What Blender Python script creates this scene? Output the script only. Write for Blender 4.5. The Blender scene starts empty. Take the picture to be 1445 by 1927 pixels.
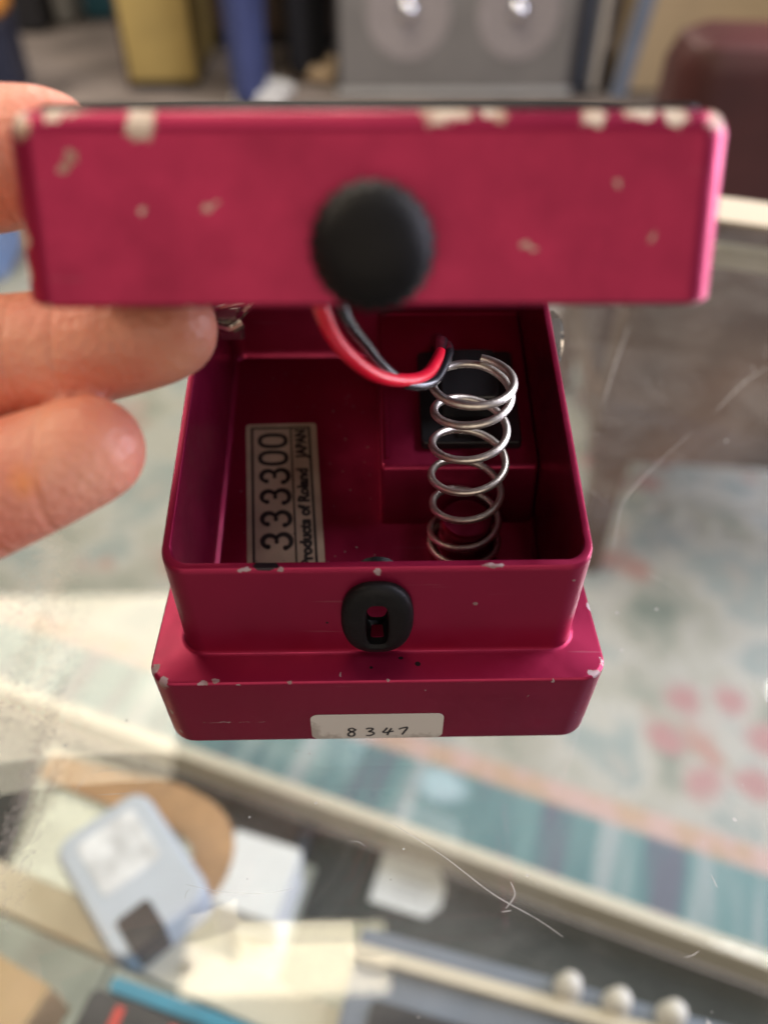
import bpy, bmesh, math, random
from mathutils import Vector, Matrix

random.seed(7)
S = 0.001                                   # everything below is written in millimetres
scn = bpy.context.scene
COL = scn.collection

# ------------------------------------------------------------------ camera
cam_d = bpy.data.cameras.new('camera'); cam = bpy.data.objects.new('camera', cam_d); COL.objects.link(cam)
PITCH, YAW, ROLL = 0.75316, -0.02508, 0.0071
fw = Vector((-math.sin(YAW)*math.cos(PITCH), math.cos(YAW)*math.cos(PITCH), -math.sin(PITCH)))
rt = Vector((math.cos(YAW), math.sin(YAW), 0)); up = rt.cross(fw)
rt, up = math.cos(ROLL)*rt + math.sin(ROLL)*up, -math.sin(ROLL)*rt + math.cos(ROLL)*up
M = Matrix((rt, up, -fw)).transposed().to_4x4()
M.translation = Vector((-1.18, -70.14, 119.99))*S
cam.matrix_world = M
cam_d.sensor_fit = 'HORIZONTAL'; cam_d.sensor_width = 36.0; cam_d.lens = 36.0*1452.5/1445
cam_d.clip_start = 0.005; cam_d.clip_end = 60
cam_d.dof.use_dof = True; cam_d.dof.focus_distance = 0.124; cam_d.dof.aperture_fstop = 12.0
scn.camera = cam

# ------------------------------------------------------------------ light
w = bpy.data.worlds.new('World'); scn.world = w; w.use_nodes = True
bg = w.node_tree.nodes['Background']; bg.inputs[0].default_value = (0.92, 0.90, 1.0, 1); bg.inputs[1].default_value = 0.075

def area(name, loc, target, sx, sy, watts, col):
    d = bpy.data.lights.new(name, 'AREA'); d.shape = 'RECTANGLE'; d.size = sx; d.size_y = sy; d.energy = watts; d.color = col
    o = bpy.data.objects.new(name, d); COL.objects.link(o); o.location = loc
    o.rotation_euler = (Vector(target)-Vector(loc)).to_track_quat('-Z', 'Y').to_euler()
    return o
area('ceiling_lamp_or_fill', (-0.85, 1.20, 1.72), (-0.85, 1.20, 0), 0.66, 0.66, 11.5, (1.0, 0.86, 0.66))
area('ceiling_lamp_or_fill', (-0.19, 0.61, 1.72), (-0.19, 0.61, 0), 0.44, 0.38, 4.2, (1.0, 0.84, 0.60))
area('ceiling_lamp_or_fill', (-0.25, -0.36, 1.8), (-0.2, -0.30, 0.0), 1.2, 0.7, 6, (1.0, 0.88, 0.74))
area('shop_front_window', (-0.1, -2.3, 0.85), (0, 0, 0.08), 3.0, 1.5, 21, (1.0, 0.83, 0.66))
area('shop_window', (2.4, 0.45, 0.6), (0, 0, 0.05), 1.7, 1.7, 125, (0.84, 0.82, 1.0))
area('ceiling_lamp_or_fill', (-0.25, 3.0, 1.8), (-0.25, 3.2, -0.9), 1.0, 0.6, 60, (1.0, 0.9, 0.76))
area('ceiling_lamp_or_fill', (-3.0, 3.8, 1.8), (-2.0, 3.8, -0.9), 1.2, 0.6, 70, (1.0, 0.9, 0.78))  # unseen fill light added to brighten the far left of the shop
area('ceiling_lamp_or_fill', (1.65, 0.9, 1.8), (0.7, 0.6, -0.4), 1.0, 0.6, 42, (0.96, 0.95, 1.0))  # added out of view on the right to brighten case deck, tag and bay
area('ceiling_lamp_or_fill', (-1.5, 0.15, 1.7), (-0.1, 0.0, 0.05), 0.7, 0.5, 22, (1.0, 0.82, 0.62))  # warm fill added from the left to brighten the hand
scn.view_settings.view_transform = 'Standard'; scn.view_settings.look = 'None'
scn.view_settings.exposure = 0.0; scn.view_settings.gamma = 1.0
scn.render.engine = 'CYCLES'
scn.cycles.use_denoising = True
scn.cycles.max_bounces = 10; scn.cycles.transparent_max_bounces = 16
scn.cycles.caustics_reflective = False; scn.cycles.caustics_refractive = False

# ------------------------------------------------------------------ helpers
def tag(o, label=None, cat=None, group=None, kind=None):
    if label: o['label'] = label
    if cat: o['category'] = cat
    if group: o['group'] = group
    if kind: o['kind'] = kind
    return o
def empty(name, loc=(0, 0, 0)):
    o = bpy.data.objects.new(name, None); COL.objects.link(o); o.location = Vector(loc)*S; o.empty_display_size = 0.01
    return o
def link(name, me, mat, parent=None, smooth=True, ang=35):
    o = bpy.data.objects.new(name, me); COL.objects.link(o)
    if mat and not me.materials: me.materials.append(mat)
    if parent:
        o.parent = parent; o.matrix_parent_inverse = Matrix.Translation(-pworld(parent))
    if smooth:
        me.polygons.foreach_set('use_smooth', [True]*len(me.polygons))
        try: me.set_sharp_from_angle(angle=math.radians(ang))
        except Exception: pass
        if ang < 50: flat_normals(o)
    return o
def flat_normals(o):
    m = o.modifiers.new('weighted_normal', 'WEIGHTED_NORMAL'); m.keep_sharp = True; m.weight = 100; m.mode = 'FACE_AREA'
def pworld(p):
    v = Vector((0, 0, 0))
    # parents are only ever translated; a child's mesh is written in world millimetres
    while p: v += p.location; p = p.parent if False else None
    return v
def bm_mesh(bm, name, recalc=True):
    if recalc: bmesh.ops.recalc_face_normals(bm, faces=bm.faces[:])
    bmesh.ops.scale(bm, vec=(S, S, S), verts=bm.verts[:])
    me = bpy.data.meshes.new(name); bm.to_mesh(me); bm.free(); return me
def rounded_ring(x0, x1, y0, y1, r, n=6):
    pts = []
    for cx, cy, a0 in ((x1-r, y1-r, 0), (x0+r, y1-r, 90), (x0+r, y0+r, 180), (x1-r, y0+r, 270)):
        for k in range(n+1):
            a = math.radians(a0+90*k/n); pts.append((cx+r*math.cos(a), cy+r*math.sin(a)))
    return pts
def loft(bm, rings, cap0=True, cap1=True):
    vs = [[bm.verts.new(p) for p in ring] for ring in rings]
    n = len(vs[0])
    for a, b in zip(vs, vs[1:]):
        for i in range(n):
            j = (i+1) % n
            bm.faces.new((a[i], a[j], b[j], b[i]))
    if cap0: bm.faces.new(vs[0][::-1])
    if cap1: bm.faces.new(vs[-1])
    return vs
def rbox(bm, x0, x1, y0, y1, z0, z1, r=2.0, b=0.8, n=4):
    """box with rounded upright corners and eased top and bottom edges"""
    r = min(r, (x1-x0)/2.01, (y1-y0)/2.01); b = min(b, r*0.95, (z1-z0)/2.2)
    R = []
    for i, z in ((b, z0), (b*0.3, z0+b*0.3), (0, z0+b), (0, z1-b), (b*0.3, z1-b*0.3), (b, z1)):
        R.append([(x, y, z) for x, y in rounded_ring(x0+i, x1-i, y0+i, y1-i, max(r-i, 0.01), n)])
    loft(bm, R)
def tube(bm, pts, rad, n=8, caps=True):
    pts = [Vector(p) for p in pts]
    rads = rad if isinstance(rad, (list, tuple)) else [rad]*len(pts)
    t0 = (pts[1]-pts[0]).normalized(); nrm = t0.orthogonal().normalized(); rings = []
    for i, p in enumerate(pts):
        t = (pts[min(i+1, len(pts)-1)]-pts[max(i-1, 0)]).normalized()
        nrm = (nrm-t*nrm.dot(t)).normalized(); b = t.cross(nrm)
        rings.append([p+(nrm*math.cos(2*math.pi*k/n)+b*math.sin(2*math.pi*k/n))*rads[i] for k in range(n)])
    loft(bm, rings, caps, caps)
def spline(P, per=10):
    P = [Vector(p) for p in P]; out = []
    for i in range(len(P)-1):
        p0, p1, p2, p3 = P[max(i-1, 0)], P[i], P[i+1], P[min(i+2, len(P)-1)]
        for k in range(per):
            t = k/per
            out.append(0.5*((2*p1)+(p2-p0)*t+(2*p0-5*p1+4*p2-p3)*t*t+(3*p1-p0-3*p2+p3)*t**3))
    out.append(P[-1]); return out
def lathe(bm, prof, origin, axis, n=32):
    """prof: (radius, height along axis) pairs"""
    ax = Vector(axis).normalized(); e1 = ax.orthogonal().normalized(); e2 = ax.cross(e1); o = Vector(origin)
    loft(bm, [[o+ax*h+(e1*math.cos(2*math.pi*k/n)+e2*math.sin(2*math.pi*k/n))*max(r, 0.001) for k in range(n)] for r, h in prof])
def ribbon(bm, pts, w, to3, closed=False):
    """flat stroke of width w along 2-d points, mapped into space by to3; w may vary"""
    n = len(pts); L = []
    for i in range(n):
        a = pts[(i-1) % n if closed else max(i-1, 0)]; b = pts[(i+1) % n if closed else min(i+1, n-1)]
        dx, dy = b[0]-a[0], b[1]-a[1]; l = math.hypot(dx, dy) or 1
        ww = w(i/(n-1)) if callable(w) else w
        nx, ny = -dy/l*ww/2, dx/l*ww/2
        L.append((bm.verts.new(to3(pts[i][0]+nx, pts[i][1]+ny)), bm.verts.new(to3(pts[i][0]-nx, pts[i][1]-ny))))
    for i in range(n if closed else n-1):
        a, b = L[i], L[(i+1) % n]
        bm.faces.new((a[0], a[1], b[1], b[0]))
def disc(bm, c, r, to3, n=12):
    bm.faces.new([bm.verts.new(to3(c[0]+r*math.cos(2*math.pi*k/n), c[1]+r*math.sin(2*math.pi*k/n))) for k in range(n)])
def part(name, bm, mat, parent, **k):
    return link(name, bm_mesh(bm, name), mat, parent, **k)
def evaluated(o, name):
    dg = bpy.context.evaluated_depsgraph_get(); dg.update()
    return bpy.data.meshes.new_from_object(o.evaluated_get(dg))

# ------------------------------------------------------------------ materials
def mat(name):
    m = bpy.data.materials.new(name); m.use_nodes = True
    nt = m.node_tree; return m, nt, nt.nodes['Principled BSDF'], nt.nodes['Material Output']
def N(nt, t, **k):
    n = nt.nodes.new(t)
    for a, b in k.items(): setattr(n, a, b)
    return n
def plain(name, col, rough=0.5, metal=0.0, var=0.15, scale=60.0, bump=0.0, spec=0.5, coat=0.0, bscale=None):
    m, nt, b, out = mat(name)
    tc = N(nt, 'ShaderNodeTexCoord'); nz = N(nt, 'ShaderNodeTexNoise'); nz.inputs['Scale'].default_value = scale; nz.inputs['Detail'].default_value = 5
    nt.links.new(tc.outputs['Object'], nz.inputs['Vector'])
    mr = N(nt, 'ShaderNodeMapRange'); mr.inputs[1].default_value = 0.3; mr.inputs[2].default_value = 0.7
    mr.inputs[3].default_value = 1-var; mr.inputs[4].default_value = 1+var
    nt.links.new(nz.outputs[0], mr.inputs[0])
    mx = N(nt, 'ShaderNodeVectorMath', operation='SCALE'); mx.inputs[0].default_value = col; nt.links.new(mr.outputs[0], mx.inputs['Scale'])
    nt.links.new(mx.outputs[0], b.inputs['Base Color'])
    b.inputs['Roughness'].default_value = rough; b.inputs['Metallic'].default_value = metal
    b.inputs['Specular IOR Level'].default_value = spec; b.inputs['Coat Weight'].default_value = coat
    if bump:
        n2 = N(nt, 'ShaderNodeTexNoise'); n2.inputs['Scale'].default_value = bscale or scale*6; nt.links.new(tc.outputs['Object'], n2.inputs['Vector'])
        bp = N(nt, 'ShaderNodeBump'); bp.inputs['Strength'].default_value = bump; bp.inputs['Distance'].default_value = 0.0002
        nt.links.new(n2.outputs[0], bp.inputs['Height']); nt.links.new(bp.outputs[0], b.inputs['Normal'])
    return m
def blob_mask(nt, blobs, namp, nscale, soft=0.08, warp=0.0):
    """1 inside any of the ellipsoids (centre mm, size mm), edges frayed by noise"""
    tc = N(nt, 'ShaderNodeTexCoord'); pos = tc.outputs['Object']
    nz = N(nt, 'ShaderNodeTexNoise'); nz.inputs['Scale'].default_value = nscale; nz.inputs['Detail'].default_value = 4
    nt.links.new(pos, nz.inputs['Vector'])
    if warp:
        wz = N(nt, 'ShaderNodeTexNoise'); wz.inputs['Scale'].default_value = nscale*0.8; wz.inputs['Detail'].default_value = 6; wz.inputs['Roughness'].default_value = 0.7; nt.links.new(pos, wz.inputs['Vector'])
        ws = N(nt, 'ShaderNodeVectorMath', operation='SUBTRACT'); ws.inputs[1].default_value = (0.5, 0.5, 0.5); nt.links.new(wz.outputs['Color'], ws.inputs[0])
        wm = N(nt, 'ShaderNodeVectorMath', operation='SCALE'); wm.inputs['Scale'].default_value = warp*S; nt.links.new(ws.outputs[0], wm.inputs[0])
        wa = N(nt, 'ShaderNodeVectorMath', operation='ADD'); nt.links.new(pos, wa.inputs[0]); nt.links.new(wm.outputs[0], wa.inputs[1]); pos = wa.outputs[0]
    last = None
    for c, s in blobs:
        a = N(nt, 'ShaderNodeVectorMath', operation='SUBTRACT'); a.inputs[1].default_value = Vector(c)*S; nt.links.new(pos, a.inputs[0])
        d = N(nt, 'ShaderNodeVectorMath', operation='DIVIDE'); d.inputs[1].default_value = Vector(s)*S; nt.links.new(a.outputs[0], d.inputs[0])
        l = N(nt, 'ShaderNodeVectorMath', operation='LENGTH'); nt.links.new(d.outputs[0], l.inputs[0])
        if last is None: last = l.outputs['Value']
        else:
            mn = N(nt, 'ShaderNodeMath', operation='MINIMUM'); nt.links.new(last, mn.inputs[0]); nt.links.new(l.outputs['Value'], mn.inputs[1]); last = mn.outputs[0]
    k = N(nt, 'ShaderNodeMath', operation='MULTIPLY_ADD'); k.inputs[1].default_value = namp; nt.links.new(nz.outputs[0], k.inputs[0]); nt.links.new(last, k.inputs[2])
    mr = N(nt, 'ShaderNodeMapRange'); mr.inputs[1].default_value = 1+namp*0.5-soft; mr.inputs[2].default_value = 1+namp*0.5+soft
    mr.inputs[3].default_value = 1; mr.inputs[4].default_value = 0
    nt.links.new(k.outputs[0], mr.inputs[0]); return mr.outputs[0]
def paint(name, blobs, chipcol=(0.62, 0.56, 0.47), dark=(), rough=0.37, warp=2.0):
    m, nt, b, out = mat(name)
    tc = N(nt, 'ShaderNodeTexCoord'); nz = N(nt, 'ShaderNodeTexNoise'); nz.inputs['Scale'].default_value = 45; nz.inputs['Detail'].default_value = 6
    nt.links.new(tc.outputs['Object'], nz.inputs['Vector'])
    cr = N(nt, 'ShaderNodeMix', data_type='RGBA'); cr.inputs[6].default_value = (0.285, 0.009, 0.050, 1); cr.inputs[7].default_value = (0.335, 0.012, 0.066, 1)
    nt.links.new(nz.outputs[0], cr.inputs[0])
    col = cr.outputs[2]
    fl = N(nt, 'ShaderNodeTexNoise'); fl.inputs['Scale'].default_value = 5200; fl.inputs['Detail'].default_value = 2; nt.links.new(tc.outputs['Object'], fl.inputs['Vector'])
    bp = N(nt, 'ShaderNodeBump'); bp.inputs['Strength'].default_value = 0.10; bp.inputs['Distance'].default_value = 0.00006
    nt.links.new(fl.outputs[0], bp.inputs['Height']); nt.links.new(bp.outputs[0], b.inputs['Normal'])
    b.inputs['Coat Weight'].default_value = 0.10; b.inputs['Coat Roughness'].default_value = 0.18
    met = 0.72
    # uneven gloss, greasy patches and fine hairlines worn into the lacquer
    gz = N(nt, 'ShaderNodeTexNoise'); gz.inputs['Scale'].default_value = 120; gz.inputs['Detail'].default_value = 8; gz.inputs['Roughness'].default_value = 0.65; nt.links.new(tc.outputs['Object'], gz.inputs['Vector'])
    gm = N(nt, 'ShaderNodeMapRange'); gm.inputs[1].default_value = 0.3; gm.inputs[2].default_value = 0.7; gm.inputs[3].default_value = rough-0.09; gm.inputs[4].default_value = rough+0.10; nt.links.new(gz.outputs[0], gm.inputs[0]); rv = gm.outputs[0]
    hz = N(nt, 'ShaderNodeMapping'); hz.inputs['Rotation'].default_value = (0.3, 0.5, 0.7); hz.inputs['Scale'].default_value = (60, 1500, 900); nt.links.new(tc.outputs['Object'], hz.inputs['Vector'])
    hn = N(nt, 'ShaderNodeTexNoise'); hn.inputs['Scale'].default_value = 1.0; hn.inputs['Detail'].default_value = 3; nt.links.new(hz.outputs[0], hn.inputs['Vector'])
    hm = N(nt, 'ShaderNodeMapRange'); hm.inputs[1].default_value = 0.69; hm.inputs[2].default_value = 0.76; hm.inputs[4].default_value = 0.22; nt.links.new(hn.outputs[0], hm.inputs[0])
    hx = N(nt, 'ShaderNodeMix', data_type='RGBA'); hx.inputs[7].default_value = (0.42, 0.22, 0.25, 1); nt.links.new(hm.outputs[0], hx.inputs[0]); nt.links.new(col, hx.inputs[6]); col = hx.outputs[2]
    if blobs:
        mk = blob_mask(nt, blobs, 1.6, 820, 0.10, warp)
        mx = N(nt, 'ShaderNodeMix', data_type='RGBA'); nt.links.new(mk, mx.inputs[0]); nt.links.new(col, mx.inputs[6]); col = mx.outputs[2]
        cz = N(nt, 'ShaderNodeTexNoise'); cz.inputs['Scale'].default_value = 330; cz.inputs['Detail'].default_value = 5; nt.links.new(tc.outputs['Object'], cz.inputs['Vector'])
        ck = N(nt, 'ShaderNodeValToRGB'); ck.color_ramp.elements[0].position = 0.38; ck.color_ramp.elements[0].color = (chipcol[0]*0.62, chipcol[1]*0.45, chipcol[2]*0.40, 1); ck.color_ramp.elements[1].position = 0.58; ck.color_ramp.elements[1].color = (*chipcol, 1)
        nt.links.new(cz.outputs[0], ck.inputs[0]); nt.links.new(ck.outputs[0], mx.inputs[7])
        mm = N(nt, 'ShaderNodeMapRange'); mm.inputs[3].default_value = met; mm.inputs[4].default_value = 0.2; nt.links.new(mk, mm.inputs[0]); nt.links.new(mm.outputs[0], b.inputs['Metallic'])
        rr = N(nt, 'ShaderNodeMapRange'); nt.links.new(rv, rr.inputs[3]); rr.inputs[4].default_value = 0.55; nt.links.new(mk, rr.inputs[0]); nt.links.new(rr.outputs[0], b.inputs['Roughness'])
    else:
        b.inputs['Metallic'].default_value = met; nt.links.new(rv, b.inputs['Roughness'])
    if dark:
        mk = blob_mask(nt, dark, 1.1, 900)
        mx = N(nt, 'ShaderNodeMix', data_type='RGBA'); mx.inputs[7].default_value = (0.02, 0.015, 0.02, 1); nt.links.new(mk, mx.inputs[0]); nt.links.new(col, mx.inputs[6]); col = mx.outputs[2]
    nt.links.new(col, b.inputs['Base Color'])
    return m
def glass_mat(name, tint, dirt):
    m, nt, b, out = mat(name); nt.nodes.remove(b)
    tr = N(nt, 'ShaderNodeBsdfTransparent'); tr.inputs[0].default_value = (*tint, 1)
    gl = N(nt, 'ShaderNodeBsdfGlossy'); gl.inputs['Roughness'].default_value = 0.0; gl.inputs['Color'].default_value = (1, 1, 1, 1)
    fr = N(nt, 'ShaderNodeFresnel'); fr.inputs[0].default_value = 1.5
    geo = N(nt, 'ShaderNodeNewGeometry')
    # the pane is a solid slab: the second face sees the same angle as the first
    ior = N(nt, 'ShaderNodeMapRange'); ior.inputs[3].default_value = 1.5; ior.inputs[4].default_value = 1/1.5
    fr2 = N(nt, 'ShaderNodeLayerWeight'); fr2.inputs[0].default_value = 0.5
    p5 = N(nt, 'ShaderNodeMath', operation='POWER'); p5.inputs[1].default_value = 5; nt.links.new(fr2.outputs['Facing'], p5.inputs[0])
    ad = N(nt, 'ShaderNodeMath', operation='MULTIPLY_ADD'); ad.inputs[1].default_value = 0.96; ad.inputs[2].default_value = 0.04; nt.links.new(p5.outputs[0], ad.inputs[0])
    mx = N(nt, 'ShaderNodeMixShader'); nt.links.new(ad.outputs[0], mx.inputs[0]); nt.links.new(tr.outputs[0], mx.inputs[1]); nt.links.new(gl.outputs[0], mx.inputs[2])
    for n in (fr, geo, ior): nt.nodes.remove(n)
    sh = mx.outputs[0]
    if dirt:
        tc = N(nt, 'ShaderNodeTexCoord')
        nz = N(nt, 'ShaderNodeTexNoise'); nz.inputs['Scale'].default_value = 26; nz.inputs['Detail'].default_value = 9; nz.inputs['Roughness'].default_value = 0.62; nz.inputs['Distortion'].default_value = 1.2
        nt.links.new(tc.outputs['Object'], nz.inputs['Vector'])
        m1 = N(nt, 'ShaderNodeMapRange'); m1.inputs[1].default_value = 0.46; m1.inputs[2].default_value = 0.85; m1.inputs[3].default_value = 0.011; m1.inputs[4].default_value = 0.09
        nt.links.new(nz.outputs[0], m1.inputs[0])
        crust = blob_mask(nt, [((-66, 25, 0), (1.6, 14, 9)), ((-58, -3, 0), (1.2, 14, 9)), ((-70, 42, 0), (2.5, 8, 9))], 5.0, 700, 0.9)
        k = N(nt, 'ShaderNodeMath', operation='MULTIPLY_ADD'); k.inputs[1].default_value = 0.26; nt.links.new(crust, k.inputs[0]); nt.links.new(m1.outputs[0], k.inputs[2])
        df = N(nt, 'ShaderNodeBsdfDiffuse'); df.inputs[0].default_value = (0.75, 0.73, 0.68, 1)
        m2 = N(nt, 'ShaderNodeMixShader'); nt.links.new(k.outputs[0], m2.inputs[0]); nt.links.new(sh, m2.inputs[1]); nt.links.new(df.outputs[0], m2.inputs[2]); sh = m2.outputs[0]
    nt.links.new(sh, out.inputs[0]); return m

M_BLACK_RUBBER = plain('black rubber', (0.0035, 0.0035, 0.004), 0.5, var=0.4, scale=260, bump=0.5, spec=0.2)
M_GROMMET = plain('dull black rubber grommet', (0.006, 0.0062, 0.007), 0.5, var=0.3, scale=500, bump=0.25, spec=0.2)
M_PLASTIC = plain('black plastic', (0.012, 0.012, 0.014), 0.3, var=0.2, scale=300)
M_STEEL = plain('spring steel', (0.66, 0.62, 0.56), 0.38, metal=0.92, var=0.12, scale=900, bump=0.15, bscale=3000)
M_NICKEL = plain('nickel', (0.70, 0.67, 0.62), 0.25, metal=1.0, var=0.1, scale=500)
M_RED_WIRE = plain('red wire insulation', (0.76, 0.012, 0.038), 0.26, var=0.08, scale=300, coat=0.3)
M_BLACK_WIRE = plain('black wire insulation', (0.012, 0.013, 0.015), 0.25, var=0.1, scale=300, coat=0.5)
M_INK = plain('black ink', (0.012, 0.010, 0.009), 0.6, var=0.5, scale=900)
M_PEN = plain('black pen ink', (0.02, 0.02, 0.025), 0.5, var=0.4, scale=900)
M_CREAM = plain('cream painted rail', (0.66, 0.59, 0.46), 0.45, var=0.06, scale=12)

M_SLATE0 = plain('dark slate strip', (0.045, 0.055, 0.08), 0.5)
# ------------------------------------------------------------------ setting: floor and rug
FLOOR_Z = -900
bm = bmesh.new()
for x, y in ((-30000, -6000), (30000, -6000), (30000, 30000), (-30000, 30000)): bm.verts.new((x, y, FLOOR_Z))
bm.faces.new(bm.verts[:])
fl = part('floor', bm, plain('grey brown carpet', (0.20, 0.165, 0.145), 0.9, var=0.35, scale=3.5, bump=0.6, bscale=400), None, smooth=False)
tag(fl, kind='structure')

def rug_material():
    m, nt, b, out = mat('woven rug'); b.inputs['Roughness'].default_value = 0.95
    tc = N(nt, 'ShaderNodeTexCoord'); sep = N(nt, 'ShaderNodeSeparateXYZ'); nt.links.new(tc.outputs['Object'], sep.inputs[0])
    def noise(scale, det=4, vec=None):
        n = N(nt, 'ShaderNodeTexNoise'); n.inputs['Scale'].default_value = scale; n.inputs['Detail'].default_value = det
        nt.links.new(vec or tc.outputs['Object'], n.inputs['Vector']); return n.outputs[0]
    def ramp(src, stops, interp='LINEAR'):
        r = N(nt, 'ShaderNodeValToRGB'); r.color_ramp.interpolation = interp
        while len(r.color_ramp.elements) < len(stops): r.color_ramp.elements.new(0.5)
        for e, (p, c) in zip(r.color_ramp.elements, stops): e.position = p; e.color = (*c, 1)
        nt.links.new(src, r.inputs[0]); return r.outputs[0]
    def mix(f, a, c):
        x = N(nt, 'ShaderNodeMix', data_type='RGBA')
        nt.links.new(f, x.inputs[0])
        for s, v in ((6, a), (7, c)):
            if isinstance(v, tuple): x.inputs[s].default_value = (*v, 1)
            else: nt.links.new(v, x.inputs[s])
        return x.outputs[2]
    field = ramp(noise(7, 5), [(0.30, (0.20, 0.23, 0.19)), (0.42, (0.38, 0.37, 0.31)), (0.52, (0.46, 0.44, 0.39)), (0.60, (0.30, 0.34, 0.32)), (0.72, (0.44, 0.40, 0.35))])
    blot = ramp(noise(5.2, 3), [(0.60, (0, 0, 0)), (0.68, (1, 1, 1))])
    field = mix(blot, field, (0.42, 0.24, 0.20))
    pet = []
    for cx, cy in ((454, 294), (1000, 560), (-420, 520), (250, 900), (-80, 700), (900, 300)):
        for k in range(6):
            a = k*math.pi/3+0.3; pet.append(((cx+70*math.cos(a), cy+78*math.sin(a), 4), (25, 25, 60)))
    field = mix(blob_mask(nt, pet, 1.6, 24, 0.45), field, (0.42, 0.235, 0.225))
    # border: stripes of teal, slate and pale blue across the border's width
    mp = N(nt, 'ShaderNodeMapping'); mp.inputs['Scale'].default_value = (1.0, 0.08, 1); nt.links.new(tc.outputs['Object'], mp.inputs['Vector'])
    teal = ramp(noise(26, 2, mp.outputs[0]), [(0.34, (0.15, 0.16, 0.20)), (0.43, (0.13, 0.23, 0.24)), (0.55, (0.17, 0.29, 0.29)), (0.66, (0.34, 0.39, 0.39))])
    band = ramp(sep.outputs[1], [(0.0, (1, 1, 1)), (0.112, (1, 1, 1)), (0.116, (0, 0, 0)), (1, (0, 0, 0))])
    guard = ramp(sep.outputs[1], [(0.0, (1, 1, 1)), (0.146, (1, 1, 1)), (0.150, (0, 0, 0)), (1, (0, 0, 0))])
    pink = ramp(noise(30, 2), [(0.4, (0.50, 0.35, 0.25)), (0.55, (0.56, 0.39, 0.345))])
    c = mix(guard, field, pink); teal = mix(blob_mask(nt, [((97, 88, 4), (30, 22, 60))], 0.8, 30, 0.4), teal, (0.42, 0.56, 0.60)); c = mix(band, c, teal)
    nt.links.new(c, b.inputs['Base Color']); return m
bm = bmesh.new(); rbox(bm, -1500, 1900, 0, 1400, 0, 8, 6, 2.5)
me = bm_mesh(bm, 'rug')
rug = link('rug', me, rug_material())
rug.location = Vector((-28, 405, FLOOR_Z+1))*S; rug.rotation_euler.z = math.radians(-21.2)
tag(rug, 'cream floral rug with teal striped border lying on the shop floor', 'rug')

# ------------------------------------------------------------------ display case
CA = math.radians(-21.2)
cu = Vector((math.cos(CA), math.sin(CA), 0)); cn = Vector((-math.sin(CA), math.cos(CA), 0))
CM = Matrix((cu, cn, Vector((0, 0, 1)))).transposed().to_4x4()      # case coordinates (along, across, up) -> world
def cpart(name, boxes, m, parent, **k):
    bm = bmesh.new()
    for bx in boxes: rbox(bm, *bx)
    bmesh.ops.transform(bm, matrix=CM, verts=bm.verts[:])
    return part(name, bm, m, parent, **k)
case = empty('display_case', (0, 0, FLOOR_Z)); tag(case, 'glass topped shop display case with cream frame under the red pedal', 'display case')
M_GLASS = glass_mat('counter glass', (0.97, 0.985, 0.975), True)
M_GLASS2 = glass_mat('clear pane', (0.97, 0.985, 0.975), False)
gt = cpart('glass_top', [(-900, 900, -330, 272, -8, -0.02, 1, 0.4)], M_GLASS, case, smooth=False)
cpart('front_pane', [(-890, 890, 264, 268, -640, -11, 1, 0.4)], M_GLASS2, case, smooth=False)
cpart('top_rail', [(-905, 905, 250, 274, 0.0, 1.6, 2, 0.6)], M_CREAM, case)
cpart('top_trim', [(-900, 900, 256, 263, -20, -12, 2, 1)], M_CREAM, case)
cpart('bottom_rail', [(-905, 905, 262, 276, -690, -642, 3, 2)], M_CREAM, case)
M_DECK = plain('dark green felt deck', (0.04, 0.046, 0.042), 0.85, var=0.15, scale=30, bump=0.4)
cpart('deck', [(-900, 900, -330, 261, -705, -692, 3, 1)], M_DECK, case)
cpart('plinth', [(-880, 880, -310, 240, -899, -706, 3, 1)], plain('dark plinth', (0.03, 0.028, 0.025), 0.6), case)
cpart('side_pane', [(-904, -898, -330, 262, -690, -10, 1, 0.4)], M_GLASS2, case, smooth=False)
cpart('side_pane', [(898, 904, -330, 262, -690, -10, 1, 0.4)], M_GLASS2, case, smooth=False)
cpart('shelf', [(-890, 890, -320, 128, -358, -352, 2, 0.8)], M_GLASS2, case, smooth=False)

cpart('deck_divider', [(-176, -166, 150, 258, -691.8, -680, 2, 1)], M_SLATE0, case)
# scratches and dust on the top pane
M_SCR = plain('scratched glass', (0.6, 0.59, 0.56), 0.6, var=0.3, scale=400)
_nt = M_SCR.node_tree; _t = N(_nt, 'ShaderNodeBsdfTransparent'); _m = N(_nt, 'ShaderNodeMixShader'); _m.inputs[0].default_value = 0.5
_nt.links.new(_t.outputs[0], _m.inputs[1]); _nt.links.new(_nt.nodes['Principled BSDF'].outputs[0], _m.inputs[2]); _nt.links.new(_m.outputs[0], _nt.nodes['Material Output'].inputs[0])
bm = bmesh.new(); g = lambda x, y: (x, y, 0.012)
def scr(pts, w): ribbon(bm, [(p.x, p.y) for p in spline([(a, b, 0) for a, b in pts], 8)], lambda t: w*(0.35+0.65*math.sin(math.pi*min(max(t, 0.02), 0.98))), g)
scr([(0.5, -13.7), (9.3, -19.7), (16.4, -25.5), (22.5, -29.2), (25.9, -31.7)], 0.17)
scr([(19.4, -23.9), (19.8, -25.8), (18.2, -27.7)], 0.22); scr([(50, -23.5), (50.3, -25.3)], 0.2)
scr([(51.7, 45.9), (53.5, 50.8), (56.8, 59.4), (62.4, 66.8), (71.6, 76.6), (81.2, 86.2)], 0.18)
scr([(61.6, 99.3), (70.2, 120.2), (79.4, 141.3)], 0.24); scr([(90.4, 95.3), (103.2, 108.9), (113, 116.9)], 0.24)
scr([(-29.3, -23.4), (-23.6, -24.6), (-17.2, -24.9), (-12.9, -24.2)], 0.12); scr([(-48, -5), (-41, -4.2)], 0.14); scr([(-46, -9), (-40.5, -8.8)], 0.12)
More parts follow.
